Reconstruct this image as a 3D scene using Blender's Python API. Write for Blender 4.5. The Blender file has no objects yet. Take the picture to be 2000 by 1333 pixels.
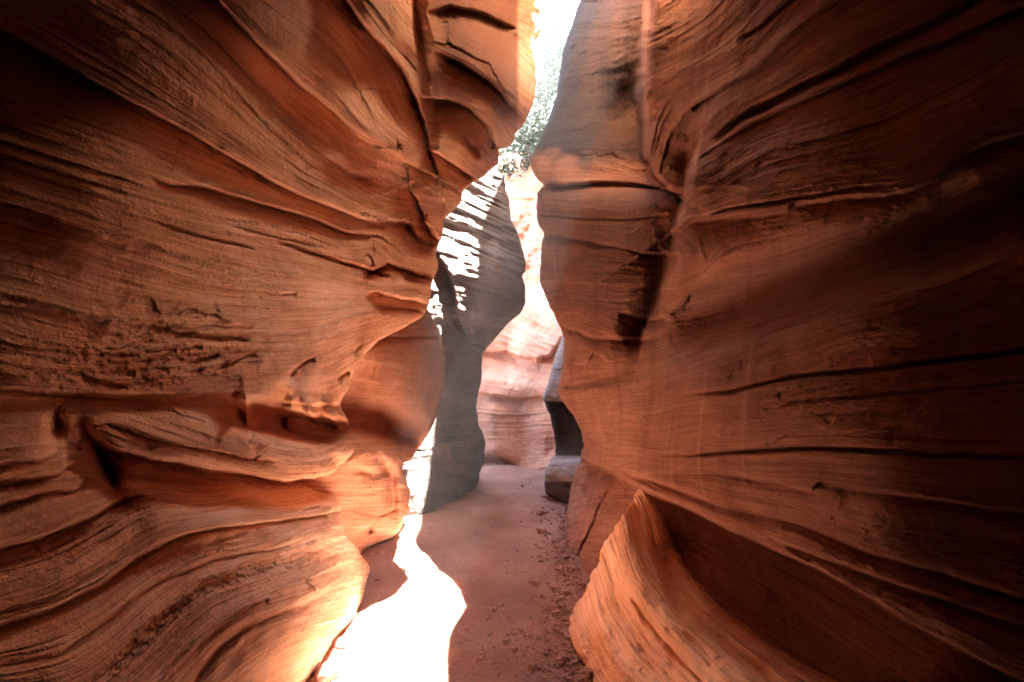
import bpy, math, random
import numpy as np

# ------------------------------------------------------------------ camera, light, exposure
sc = bpy.context.scene
col = sc.collection
F = 950.0            # focal length in photo pixels (photo 2000 wide)
YH = 735.0           # row of the horizon in the photo
CH = 1.6             # eye height (m)
cam = bpy.data.cameras.new('camera'); camo = bpy.data.objects.new('camera', cam); col.objects.link(camo)
camo.location = (0, 0, CH); camo.rotation_euler = (math.radians(90), 0, 0)
cam.sensor_width = 36; cam.lens = 36*F/2000; cam.shift_y = (YH-666.5)/2000
cam.clip_start = 0.02; cam.clip_end = 500
sc.camera = camo

TX, TY = 0.30, 0.02                      # run of the sun's ray per metre of height
sd = np.array([TX, TY, 1.0]); sd /= np.linalg.norm(sd)
w = bpy.data.worlds.new('World'); sc.world = w; w.use_nodes = True
nt = w.node_tree; bg = nt.nodes['Background']
sky = nt.nodes.new('ShaderNodeTexSky'); sky.sky_type = 'NISHITA'; sky.sun_disc = False
sky.sun_elevation = math.asin(sd[2]); sky.sun_rotation = math.atan2(sd[0], sd[1])
nt.links.new(sky.outputs[0], bg.inputs[0]); bg.inputs[1].default_value = 0.06
sl = bpy.data.lights.new('sun', 'SUN'); sl.energy = 5.0; sl.angle = math.radians(0.5); sl.color = (1, .955, .89)
so = bpy.data.objects.new('sun', sl); col.objects.link(so)
from mathutils import Vector
so.rotation_euler = Vector(sd).to_track_quat('Z', 'Y').to_euler()
sc.view_settings.view_transform = 'Standard'; sc.view_settings.look = 'None'
sc.view_settings.exposure = 5.8; sc.view_settings.gamma = 1
sc.cycles.max_bounces = 16; sc.cycles.diffuse_bounces = 10
sc.cycles.use_denoising = True
sc.cycles.sample_clamp_indirect = 0

# ------------------------------------------------------------------ numeric helpers
rs = np.random.RandomState(7)
TAB = rs.rand(256, 256).astype(np.float32)
def vnoise(x, y):
    xi = np.floor(x).astype(np.int64); yi = np.floor(y).astype(np.int64)
    fx = x-xi; fy = y-yi
    fx = fx*fx*fx*(fx*(fx*6-15)+10); fy = fy*fy*fy*(fy*(fy*6-15)+10)
    g = lambda a, b: TAB[a & 255, b & 255]
    return (g(xi, yi)*(1-fx)+g(xi+1, yi)*fx)*(1-fy)+(g(xi, yi+1)*(1-fx)+g(xi+1, yi+1)*fx)*fy*1.0
def fbm(x, y, o=4, g=.5):
    r = 0; a = 1; t = 0
    for k in range(o):
        r = r+a*(vnoise(x+17.3*k, y+9.1*k)*2-1); t += a; a *= g; x = x*2.03; y = y*2.03
    return r/t
def tps_fit(P, V, lam=1e-4):
    P = np.array(P, float)/1000; V = np.array(V, float); n = len(P)
    r2 = ((P[:, None]-P[None])**2).sum(-1); K = .5*r2*np.log(r2+1e-12)+np.eye(n)*lam
    A = np.zeros((n+3, n+3)); A[:n, :n] = K; A[:n, n] = 1; A[:n, n+1:] = P; A[n, :n] = 1; A[n+1:, :n] = P.T
    return P, np.linalg.solve(A, np.r_[V, 0, 0, 0])
def tps_eval(fit, X, Y):
    P, c = fit; x = X/1000; y = Y/1000
    r = c[-3]+c[-2]*x+c[-1]*y
    for (a, b), k in zip(P, c[:-3]):
        d = (x-a)**2+(y-b)**2; r = r+k*.5*d*np.log(d+1e-12)
    return r
class Field:
    """thin-plate surface sampled on a coarse table, then read bilinearly"""
    def __init__(s, P, V, box, step=10, lam=1e-4):
        s.box = box; s.step = step
        s.gx = np.arange(box[0], box[1]+step, step); s.gy = np.arange(box[2], box[3]+step, step)
        X, Y = np.meshgrid(s.gx, s.gy); s.T = tps_eval(tps_fit(P, V, lam), X, Y)
    def __call__(s, X, Y, clampmin=None):
        fx = np.clip((X-s.gx[0])/s.step, 0, len(s.gx)-1.001); fy = np.clip((Y-s.gy[0])/s.step, 0, len(s.gy)-1.001)
        i = fx.astype(int); j = fy.astype(int); a = fx-i; b = fy-j; T = s.T
        return (T[j, i]*(1-a)+T[j, i+1]*a)*(1-b)+(T[j+1, i]*(1-a)+T[j+1, i+1]*a)*b
def curve_dist(X, Y, pts):
    """signed distance (positive on the lower / right-hand side when walking left to right), and position 0..1"""
    pts = np.array(pts, float); best = np.full(X.shape, 1e9); sg = np.zeros(X.shape); tt = np.zeros(X.shape)
    L = np.r_[0, np.cumsum(np.hypot(*(pts[1:]-pts[:-1]).T))]
    for k in range(len(pts)-1):
        a, b = pts[k], pts[k+1]; d = b-a; l2 = d@d
        t = np.clip(((X-a[0])*d[0]+(Y-a[1])*d[1])/l2, 0, 1)
        ex = X-a[0]-t*d[0]; ey = Y-a[1]-t*d[1]; dd = np.hypot(ex, ey)
        cr = d[0]*(Y-a[1])-d[1]*(X-a[0]); m = dd < best
        best = np.where(m, dd, best); sg = np.where(m, np.sign(cr), sg); tt = np.where(m, (L[k]+t*(L[k+1]-L[k]))/L[-1], tt)
    return best*sg, tt
def wob(X, Y, a=5, s=45):
    return a*(fbm(X/s, Y/s, 3))+a*.35*fbm(X/(s*.22), Y/(s*.22), 2)
def ledge(X, Y, pts, up, dn, wu, wd, h0=0, h1=0, step=1.8, wobble=4, mid=1.0):
    """rock stands proud above the line and is cut back below it; h0/h1: strength at the two ends"""
    d, t = curve_dist(X+wob(X+300, Y, wobble), Y+wob(X, Y+500, wobble), pts)
    h = np.where(t < .2, h0+(mid-h0)*np.sin(t/.2*math.pi/2), np.where(t > .8, h1+(mid-h1)*np.sin((1-t)/.2*math.pi/2), mid))
    s = 1/(1+np.exp(-np.clip(d/step*2, -40, 40)))
    nd = np.where(d > 0, 0, d)/(wu*2.2)
    return h*((1-s)*up*.4*np.exp(-nd*nd)-s*dn*np.exp(-(np.abs(d)/(wd*1.25))**1.2))
def groove(X, Y, pts, dep, wd, h0=0, h1=0, wobble=3):
    d, t = curve_dist(X+wob(X+300, Y, wobble), Y+wob(X, Y+500, wobble), pts)
    h = np.where(t < .2, h0+(1-h0)*t/.2, np.where(t > .8, h1+(1-h1)*(1-t)/.2, 1))
    return -h*dep*np.exp(-(d/wd)**2)
def blob(X, Y, cx, cy, rx, ry, ang, amp, p=1.0):
    a = math.radians(ang); u = ((X-cx)*math.cos(a)+(Y-cy)*math.sin(a))/rx; v = (-(X-cx)*math.sin(a)+(Y-cy)*math.cos(a))/ry
    return amp*np.exp(-(u*u+v*v)**p)
def pl(tab, y):
    t = np.array(tab, float); return np.interp(y, t[:, 0], t[:, 1])

def grid_mesh(name, P, uv, mat, kind='structure', label=None, flip=False):
    R, C = P.shape[:2]
    me = bpy.data.meshes.new(name)
    me.vertices.add(R*C); me.vertices.foreach_set('co', P.reshape(-1).astype(np.float32))
    i = np.arange(R*C).reshape(R, C)
    q = np.stack([i[:-1, :-1], i[1:, :-1], i[1:, 1:], i[:-1, 1:]], -1).reshape(-1, 4)
    if flip: q = q[:, ::-1]
    n = len(q); me.loops.add(n*4); me.loops.foreach_set('vertex_index', q.reshape(-1).astype(np.int32))
    me.polygons.add(n); me.polygons.foreach_set('loop_start', np.arange(n, dtype=np.int32)*4)
    me.polygons.foreach_set('use_smooth', np.ones(n, bool))
    if uv is not None:
        l = me.uv_layers.new(name='bedding'); l.data.foreach_set('uv', uv.reshape(-1, 2)[q.reshape(-1)].reshape(-1).astype(np.float32))
    me.update(); me.validate()
    me.materials.append(mat)
    o = bpy.data.objects.new(name, me); col.objects.link(o)
    if kind: o['kind'] = kind
    if label: o['label'] = label
    return o

# ------------------------------------------------------------------ materials
def N(nt, t, **k):
    n = nt.nodes.new(t)
    for a, b in k.items(): setattr(n, a, b)
    return n
def rock_mat(name, dark, mid, light, band=1.0, streak=0.0, bump=1.0, stain_shade=(.16, .07, .05), scale=1.0, varnish_shade=None):
    m = bpy.data.materials.new(name); m.use_nodes = True; nt = m.node_tree; L = nt.links.new
    bs = nt.nodes['Principled BSDF']; bs.inputs['Roughness'].default_value = .93; bs.inputs['Specular IOR Level'].default_value = .12
    uv = N(nt, 'ShaderNodeUVMap', uv_map='bedding'); geo = N(nt, 'ShaderNodeNewGeometry')
    def mapped(sx, sy, src=uv.outputs[0], sz=1):
        mp = N(nt, 'ShaderNodeMapping'); mp.inputs['Scale'].default_value = (sx, sy, sz); L(src, mp.inputs[0]); return mp.outputs[0]
    def noise(vec, sc_, det=5, rough=.6, dist=0):
        n = N(nt, 'ShaderNodeTexNoise'); n.inputs['Scale'].default_value = sc_; n.inputs['Detail'].default_value = det
        n.inputs['Roughness'].default_value = rough; n.inputs['Distortion'].default_value = dist; L(vec, n.inputs['Vector']); return n.outputs['Fac']
    def math_(op, a, b=None, c=None):
        n = N(nt, 'ShaderNodeMath', operation=op)
        for k, v in enumerate((a, b, c)):
            if v is None: continue
            if isinstance(v, (int, float)): n.inputs[k].default_value = v
            else: L(v, n.inputs[k])
        return n.outputs[0]
    wide = noise(mapped(.35, 3.0*scale), 1.6, 5, .55, .3)
    fine = noise(mapped(.5, 26*scale), 1.5, 6, .65, .15)
    lam = noise(mapped(.8, 95*scale), 1.3, 3, .6)
    pos = mapped(1, 1, geo.outputs['Position'])
    blot = noise(pos, 2.3*scale, 6, .6, .4); grain = noise(pos, 110, 3, .7); med = noise(pos, 14*scale, 6, .65, .3)
    def sharp(x, lo, hi):
        n = N(nt, 'ShaderNodeMapRange'); n.inputs[1].default_value = lo; n.inputs[2].default_value = hi; L(x, n.inputs[0]); return n.outputs[0]
    fs = sharp(noise(mapped(1.0, 34*scale), 1.4, 8, .7, .2), .36, .64); ls = sharp(noise(mapped(1.6, 110*scale), 1.2, 5, .7, .1), .35, .65)
    f = math_('ADD', math_('MULTIPLY', wide, .55*band), math_('MULTIPLY', fine, .10*band))
    f = math_('ADD', f, math_('MULTIPLY', math_('ADD', fs, math_('MULTIPLY', ls, .8)), .19*band))
    f = math_('ADD', f, math_('MULTIPLY', blot, .45)); f = math_('ADD', f, math_('MULTIPLY', lam, .14*band))
    f = math_('ADD', f, math_('MULTIPLY', grain, .22))
    f = math_('SUBTRACT', f, .5*(1.14*band+.67)-.5)
    cr = N(nt, 'ShaderNodeValToRGB'); e = cr.color_ramp.elements
    e[0].position = .30; e[0].color = (*dark, 1); e[1].position = .70; e[1].color = (*light, 1)
    x = e.new(.5); x.color = (*mid, 1)
    L(f, cr.inputs[0]); out = cr.outputs[0]
    if streak:      # mineral streaks that run down the face, across the beds
        st = noise(mapped(9, .35), 1.0, 5, .6, .2); ms = noise(mapped(.8, 1.4), 1.0, 3)
        sr = N(nt, 'ShaderNodeMapRange'); sr.inputs[1].default_value = .50; sr.inputs[2].default_value = .72; sr.inputs[4].default_value = streak
        L(st, sr.inputs[0]); k = math_('MULTIPLY', sr.outputs[0], ms)
        k = math_('MULTIPLY', k, 1.8)
        mx = N(nt, 'ShaderNodeMix', data_type='RGBA'); L(k, mx.inputs[0]); L(out, mx.inputs[6]); mx.inputs[7].default_value = (*stain_shade, 1); out = mx.outputs[2]
        st2 = noise(mapped(14, .5), 1.0, 4, .6, .1)
        sr2 = N(nt, 'ShaderNodeMapRange'); sr2.inputs[1].default_value = .57; sr2.inputs[2].default_value = .70; sr2.inputs[4].default_value = streak*.9
        L(st2, sr2.inputs[0])
        mx = N(nt, 'ShaderNodeMix', data_type='RGBA'); L(sr2.outputs[0], mx.inputs[0]); L(out, mx.inputs[6]); mx.inputs[7].default_value = (*light, 1); out = mx.outputs[2]
    if varnish_shade:  # darkening by mask: painted shade as well as stained rock
        va = N(nt, 'ShaderNodeAttribute', attribute_name='varnish_shade'); vs = noise(mapped(3, .8), 1.0, 5, .6)
        vr = N(nt, 'ShaderNodeMapRange'); vr.inputs[1].default_value = .25; vr.inputs[2].default_value = .55; vr.inputs[3].default_value = .9; L(vs, vr.inputs[0])
        k = math_('MULTIPLY', va.outputs['Fac'], vr.outputs[0])
        mx = N(nt, 'ShaderNodeMix', data_type='RGBA'); L(k, mx.inputs[0]); L(out, mx.inputs[6]); mx.inputs[7].default_value = (*varnish_shade, 1); out = mx.outputs[2]
    L(out, bs.inputs['Base Color'])
    h = math_('ADD', math_('MULTIPLY', fine, .008), math_('MULTIPLY', lam, .004))
    h = math_('ADD', h, math_('MULTIPLY', med, .022)); h = math_('ADD', h, math_('MULTIPLY', noise(pos, 42, 5, .7), .009)); h = math_('ADD', h, math_('MULTIPLY', grain, .0022))
    bu = N(nt, 'ShaderNodeBump'); bu.inputs['Strength'].default_value = min(1, .95*bump); bu.inputs['Distance'].default_value = 1.0*max(1, bump)
    L(h, bu.inputs['Height']); L(bu.outputs[0], bs.inputs['Normal'])
    return m
M_left = rock_mat('sandstone_orange', (.46, .22, .12), (.78, .465, .285), (.90, .68, .50), band=1.0, varnish_shade=(.25, .125, .085))
M_right = rock_mat('sandstone_streaked', (.20, .092, .058), (.32, .155, .095), (.46, .25, .165), band=1.0, streak=.5, varnish_shade=(.036, .032, .034))
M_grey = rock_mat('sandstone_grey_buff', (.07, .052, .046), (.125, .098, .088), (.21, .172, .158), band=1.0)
M_lobe = rock_mat('sandstone_lobe', (.42, .19, .105), (.62, .33, .20), (.78, .52, .38), band=1.0, varnish_shade=(.22, .15, .125))
M_bounce = rock_mat('pale_bounce_rim', (.56, .42, .30), (.72, .58, .45), (.82, .72, .60), band=.6)  # bright rim material, added out of view to lift light in the slot
M_foot = rock_mat('grey_foot_rock', (.20, .17, .165), (.30, .265, .26), (.42, .39, .385), band=.8, varnish_shade=(.035, .024, .02))
M_pink = rock_mat('sandstone_pink', (.50, .23, .155), (.64, .34, .24), (.74, .47, .36), band=.9, streak=.3, scale=.6)

# ------------------------------------------------------------------ wall builder
def unproj(px, py, D):
    return np.stack([(px-1000)/F*D, D+0*px, CH+(YH-py)/F*D], -1)
def detail(X, Y, D, s, amp=1.0, along=None):
    """bed-parallel relief in metres"""
    u = along
    big = fbm(u*.7, s*3.5, 4)*.020
    mid = fbm(u*.9+40, s*13, 4, .5); msk = np.clip(.5+1.3*fbm(u*1.1+9, s*2.2+5, 3), .05, 1)
    rid = (1-np.abs(mid)*2.2)
    fine = fbm(u*2.2+80, s*48, 3)*.0055
    st = 0
    for fr, a, un, off in ((4.2, .020, .8, 0), (13, .011, 1.1, 31), (31, .006, 1.6, 77)):      # broken bed edges: proud above, cut back below
        ph = s*fr+.9*fbm(u*.55+off, s*1.7+off, 4)+.12*fbm(u*9+off, s*3, 3); i = np.floor(ph); f = ph-i
        m = np.clip(fbm(u*un+i*7.37+off, i*3.13, 4)*3.0+.35, 0, 1)
        st = st+a*m*(np.exp(-2.6*f)-.25)
    return amp*(big+st+msk*(rid*.003+fine*.3)+.004*fbm(u*14, s*16, 4))
def wall(name, side, xs, farx, qf, sf, relief, mat, y0, y1, nrow, ncol, Dmin=.2, rnd=(10, .15), rfun=None,
         wrap=None, up=None, down=None, near=None, bounce_rim=False, tip=None, stain_shade=None, amp=1.0, label=None, alongw=1.0):
    """side -1: rock lies left of its outline xs(y); +1: right of it. Columns run from farx to the outline."""
    py = np.linspace(y0, y1, nrow)[:, None]
    t = np.linspace(0, 1, ncol)[None]
    xe = pl(xs, py)+fbm(py*0+3, py/17.0, 3)*2.5
    px = farx+(xe-farx)*t; py = py+0*px
    q0 = qf(px, py)
    e = 4.0
    a = (qf(px+e, py)-qf(px-e, py))/(2*e)*F; b = -(qf(px, py+e)-qf(px, py-e))/(2*e)*F
    c = q0-a*(px-1000)/F-b*(YH-py)/F
    d = 1/np.sqrt(a*a+b*b+c*c+1e-9); D0 = 1/np.maximum(q0, .03)
    s = sf(px, py)
    along = D0*alongw
    dl = relief(px, py)+detail(px, py, D0, s, amp, along)
    dl = np.clip(dl, -1.2, d*.6)
    D = D0*(d-dl)/d
    if tip is not None: D = D+tip(px, py)
    # roll the surface away at its outline
    rw = rnd[0] if rfun is None else rfun(py)
    k = np.clip(1-np.abs(xe-px)/rw, 0, 1)
    D = D+rnd[1]*(1-np.sqrt(np.maximum(1-k*k, 0)))*(rw/10)**.5
    P = unproj(px, py, D); U = np.stack([along, s], -1)
    # hidden far side
    if wrap is None: wrap = [(2, .05), (6, .12), (14, .3), (28, .6), (55, 1.1), (110, 2.0)]
    Pw = []; Uw = []
    for j, wd_ in enumerate(wrap):
        dx, dD = wd_[:2]
        x = xe[:, 0]+side*dx; Dn = D[:, -1]+dD
        if len(wd_) > 2: Dn = np.maximum(Dn, wd_[2]); dD = Dn-D[:, -1]
        Pw.append(unproj(x, py[:, 0], Dn)); Uw.append(np.stack([along[:, -1]+dD, s[:, -1]], -1))
    P = np.concatenate([P, np.stack(Pw, 1)], 1); U = np.concatenate([U, np.stack(Uw, 1)], 1)
    if near:        # carry the wall on past the edge of the picture, along the canyon and behind the viewer
        ext = []; ue = []
        for k, dy in enumerate(near):
            Q = P[:, 0].copy(); Q[:, 1] -= dy
            Q[:, 0] += fbm(Q[:, 1]*.7+5, Q[:, 2]*.9, 3)*.12*min(1, dy)+side*min(.0, 0)
            ext.append(Q); ue.append(np.stack([U[:, 0, 0]-dy, U[:, 0, 1]], -1))
        P = np.concatenate([np.stack(ext[::-1], 1), P], 1); U = np.concatenate([np.stack(ue[::-1], 1), U], 1)
    if up:          # carry it up past the top of the picture
        rows = []; ur = []; rows_up = rows
        top = P[0]; ut = U[0]
        for Q in up(top):
            rows.append(Q); ur.append(np.stack([ut[:, 0], ut[:, 1]+Q[:, 2]-top[:, 2]], -1))
        P = np.concatenate([np.stack(rows[::-1]), P], 0); U = np.concatenate([np.stack(ur[::-1]), U], 0)
    if down:        # and down into the ground
        rows = []; ur = []
        bot = P[-1]; ub = U[-1]
        for fr, out in down:
            Q = bot.copy(); Q[:, 2] = bot[:, 2]*(1-fr)-.15*fr; Q[:, 0] += out
            rows.append(Q); ur.append(np.stack([ub[:, 0], ub[:, 1]-(bot[:, 2]-Q[:, 2])], -1))
        P = np.concatenate([P, np.stack(rows)], 0); U = np.concatenate([U, np.stack(ur)], 0)
    o = grid_mesh(name, P, U, mat, label=label, flip=(side > 0))
    if bounce_rim:                     # pale material added to the unseen rims, to bounce more light down
        o.data.materials.append(M_bounce); nf = (len(rows_up)-13)*(P.shape[1]-1); mi = np.zeros(len(o.data.polygons), np.int32); mi[:nf] = 1
        o.data.polygons.foreach_set('material_index', mi)
    if stain_shade is not None:        # per-vertex darkening: shade put into the colour, plus stained rock
        Yq = np.maximum(P[..., 1], .3); X_ = 1000+F*P[..., 0]/Yq; Y_ = YH-F*(P[..., 2]-CH)/Yq
        at = o.data.attributes.new('varnish_shade', 'FLOAT', 'POINT'); at.data.foreach_set('value', np.clip(stain_shade(X_, Y_), 0, 1).reshape(-1).astype(np.float32))
    return o

# ================================================================== LEFT NEAR WALL
A_xs = [(-60,1076),(0,1066),(60,1068),(120,1062),(160,1055),(190,1045),(205,1040),(245,1022),(262,1006),(285,998),(293,974),(320,973),
 (335,955),(345,945),(357,925),(375,905),(400,897),(430,868),(462,862),(495,850),(525,856),(550,845),(575,842),(600,835),(622,822),(640,790),
 (665,740),(690,715),(720,697),(760,680),(785,665),(800,668),(830,682),(860,692),(872,700),(885,690),(900,675),(925,650),(935,640),(950,648),
 (985,665),(1040,673),(1050,680),(1060,690),(1100,718),(1110,724),(1150,718),(1200,700),(1240,662),(1250,655),(1290,640),(1333,612),(1393,570)]
A_D = [(-60,4.4),(0,4.4),(100,4.38),(250,4.35),(300,4.3),(350,4.3),(450,4.3),(550,4.2),(620,4.1),(665,3.8),(720,3.5),(785,3.3),(870,3.4),(935,3.05),
 (985,3.2),(1050,3.5),(1100,3.95),(1150,3.66),(1200,3.27),(1240,3.01),(1290,2.74),(1333,2.54),(1393,2.31)]
pts = [(0,735,1.05),(0,0,1.28),(0,1333,.95),(300,1333,1.38),(500,1333,2.0),(200,735,1.33),(400,735,1.75),(600,735,2.6),(400,400,1.71),(200,400,1.28),
 (600,400,2.375),(700,520,3.1),(790,500,3.8),(200,0,1.38),(400,0,1.6),(600,0,2.0),(800,0,2.9),(900,100,3.6),(1000,100,4.25),(800,250,3.2),(900,300,3.75),
 (600,200,2.15),(200,1000,1.25),(400,1050,1.66),(600,1100,2.55),(600,950,2.6),(-60,400,1.12),(-60,1000,.98),(0,400,1.15),(650,640,2.9)]
pts += [(pl(A_xs, y), y, pl(A_D, y)) for y in (-60,60,200,300,400,500,600,665,785,870,935,1050,1100,1200,1290,1393)]
qA = Field([p[:2] for p in pts], [1/p[2] for p in pts], (-120, 1160, -100, 1450), lam=2e-5)
A_beds = [(4.15,[(830,20),(920,25),(1010,50)]),(3.85,[(850,85),(930,120),(1000,190)]),(3.55,[(850,190),(900,205),(950,235),(975,290)]),(3.5,[(670,0),(720,60),(770,125),(800,190),(830,240)]),
 (3.1,[(420,0),(500,80),(560,140),(650,215),(700,262),(770,300),(815,325)]),(2.6,[(0,60),(130,130),(260,200),(400,275),(520,345),(600,385),(700,425),(760,445)]),
 (2.3,[(0,250),(150,300),(290,340),(370,365),(540,405),(680,455),(745,462)]),(2.05,[(0,340),(300,435),(400,465),(500,487),(620,510),(760,550)]),(1.72,[(0,560),(200,610),(400,630),(600,630),(800,600)]),
 (1.5,[(0,755),(180,770),(470,775),(610,798),(690,815)]),(1.25,[(0,860),(100,850),(200,860),(280,895),(410,920),(560,940),(640,932)]),(1.05,[(0,1070),(80,1050),(170,1010),(240,975),(320,962),(640,955)]),
 (.85,[(0,1220),(100,1190),(200,1140),(260,1095),(330,1055),(400,1035),(500,1022),(665,995)]),(.6,[(180,1333),(260,1270),(330,1200),(400,1145),(500,1115),(660,1065)]),(.35,[(350,1333),(420,1260),(520,1200),(690,1150)])]
def bedfield(beds, box, lam=1e-4):
    P = []; V = []
    for s, c in beds:
        for a, b in zip(c[:-1], c[1:]):
            P += [a, ((a[0]+b[0])/2, (a[1]+b[1])/2)]; V += [s, s]
        P.append(c[-1]); V.append(s)
    return Field(P, V, box, 12, lam)
sA = bedfield(A_beds, (-120, 1160, -100, 1450))
def reliefA(X, Y):
    Lg = lambda *a, **k: ledge(X, Y, *a, **k)
    G = lambda *a, **k: groove(X, Y, *a, **k)
    B = lambda *a, **k: blob(X, Y, *a, **k)
    d = 0*X
    d += Lg([(-60,30),(0,60),(130,130),(260,200),(400,275),(520,345),(600,385),(700,425),(770,447)], .05,.13, 90,55, h0=1, wobble=2)
    d += Lg([(400,-30),(430,5),(500,80),(560,140),(650,215),(700,262),(770,300),(818,327)], .09,.16, 80,60, h0=1, h1=.8, wobble=3)
    d += Lg([(650,-40),(690,20),(730,70),(768,112),(800,165),(830,235),(842,290)], .12,.22, 60,40, h0=1, h1=.4)
    d += B(745,40,50,75,-25,.13, p=2)+B(790,110,14,40,-30,-.05)
    d += G([(812,-60),(812,50),(838,140),(845,220),(838,290),(812,315)], .10,14, h0=1, h1=.5)
    d += B(940,110,95,150,-30,.22, p=1.5)+B(760,270,70,35,35,.10)
    d += Lg([(832,25),(880,12),(940,25),(1010,55)], .03,.14, 40,28)
    d += Lg([(850,95),(900,120),(960,160),(1000,205),(1025,225)], .08,.17, 45,26, h1=.4)
    d += Lg([(838,190),(880,195),(920,215),(955,245),(975,295)], .08,.25, 45,36, h0=.5, h1=.8)
    d += G([(900,262),(920,290),(935,310)], .07,7)
    d += Lg([(835,285),(870,310),(905,335),(925,350)], .08,.16, 30,22)
    d += B(655,335,16,26,-40,-.05)+B(700,352,22,10,0,-.05)
    d += Lg([(805,355),(820,390),(835,430),(862,478)], .10,.24, 25,34, h0=.6, h1=.6, wobble=9)
    d += Lg([(760,432),(800,440),(820,465),(860,478)], .08,.20, 30,22, h0=.5,h1=.5, wobble=7)
    d += Lg([(290,340),(330,360),(375,362),(450,380),(540,405),(620,430),(680,455),(745,462)], .035,.075, 50,17, wobble=3)
    d += G([(300,435),(400,465),(500,487)], .035,3)+G([(530,470),(620,500),(700,522),(770,548)], .045,4)+G([(440,440),(560,470),(640,490)], .02,3)
    d += Lg([(708,518),(730,528),(755,514),(785,522),(850,545)], .05,.16, 22,13, h1=.8, wobble=5)
    d += Lg([(790,528),(830,536),(858,540)], .04,.15, 16,12, h1=.8)
    d += Lg([(716,575),(740,570),(790,585),(835,592)], .07,.13, 20,16, h1=.7, wobble=5)
    d += G([(720,600),(780,606),(835,612)], .05,4,h1=.6)
    for c, a, b in (([(285,628),(350,648),(420,657),(500,664)],.045,7),([(260,706),(290,704),(330,690)],.03,4),([(365,706),(400,702),(430,690)],.04,5),([(395,745),(440,712),(470,700),(502,690)],.04,5),
        ([(560,742),(575,722),(600,705),(616,697)],.07,6),([(655,742),(670,730),(684,720)],.07,5),([(150,728),(190,742),(250,755)],.04,6),
        ([(545,575),(580,572)],.03,3),([(690,690),(705,672)],.04,3)):
        d += Lg(c, .008, a*.75, 14, b*1.3, wobble=4)
    d += .016*fbm(X/16, Y/8, 5)*np.exp(-((X-330)/230)**2-((Y-700)/75)**2)
    # lip of the upper wall and the slot under it
    d += Lg([(-60,752),(100,768),(250,776),(400,770),(470,768),(540,785),(610,790),(668,790)], .07,.03, 60,30, h0=.4, h1=.7, wobble=3)
    d += -.42*np.exp(-(np.clip(curve_dist(X,Y,[(420,800),(520,822),(600,838),(690,850)])[0]/24,-9,9))**4)*np.clip((X-395)/110,0,1)
    d += B(482,800,7,40,-6,.14)+B(478,780,18,14,0,.12)+B(610,812,7,32,-30,.10)+B(650,818,7,30,-30,.08)
    d += B(548,790,16,28,10,-.08)
    # slab below the slot
    d += Lg([(160,815),(178,850),(215,878),(280,895),(340,905),(410,920),(500,930),(560,941),(630,930),(655,925)], .06,.36, 22,40, h0=0, h1=.6, step=3)
    d += Lg([(200,828),(300,858),(400,878),(470,893),(560,905)], .02,.035, 20,8)
    d += Lg([(512,830),(498,848),(482,868)], .0,.05, 10,12)+Lg([(548,868),(520,880),(495,902)], .0,.04, 10,10)+Lg([(700,870),(690,895),(660,920)],.0,.05,20,25)
    d += B(420,870,190,38,10,.08,p=2)+B(205,915,22,55,-28,-.20)+B(330,935,110,16,6,-.10)
    d += G([(120,790),(105,820),(135,850),(150,880),(120,905)], .05,8, wobble=8)+G([(165,815),(170,850),(200,900),(235,970)], .10,9, wobble=3)
    d += B(110,835,16,22,0,-.09)
    for c, a in (([(0,940),(60,935),(110,925),(150,895)],.05),([(0,990),(80,965),(150,955),(175,915)],.03),([(0,905),(70,900),(125,880)],.03)): d += Lg(c, .02, a, 24, 16, h0=1, wobble=5)
    # big rounded lower lobe
    d += B(480,1020,260,60,4,.07)+B(560,1190,170,80,-20,.10)
    d += Lg([(-60,1085),(0,1072),(80,1050),(170,1010),(240,975),(300,964)], .04,.07, 40,26, h0=1, wobble=5)
    d += Lg([(-60,1240),(0,1220),(100,1190),(200,1140),(260,1095),(330,1055),(400,1035),(500,1022),(600,1010),(668,995)], .02,.065, 26,17, h0=1, h1=.6, wobble=3)
    d += G([(330,1070),(400,1048),(500,1030),(590,1018)], -.02,5)
    dd, _ = curve_dist(X, Y, [(120,1400),(180,1333),(260,1270),(330,1200),(400,1150),(500,1118),(600,1088),(668,1062)])
    d += np.exp(-(dd/17)**2)*(-.012+.010*fbm(X/9, Y/7, 4))
    d += G([(380,1333),(430,1270),(480,1225),(560,1195),(650,1160)], .02,9, h0=1)+G([(0,1300),(120,1280),(230,1200),(310,1140),(420,1095),(640,1050)],.015,5,h0=1)
    return d
def tipA(X, Y):
    ridge = np.interp(Y, [-60,0,40,85,120,150,200,225,240], [1012,1020,1014,1010,1026,1022,1030,1042,1050])+wob(X, Y, 6, 25)
    u = np.clip((X-ridge)/46, 0, 1.3); st = fbm((X*.5-Y)/60, (X+Y*.45)/7, 3)
    return np.where(u > 0, u*.26+.05*st*np.minimum(1, u*8), 0)
def rfunA(y): return np.interp(y, [-60,0,180,215,240,400,620,700,900,1100,1393], [14,14,12,12,10,9,14,10,12,40,30])
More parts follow.
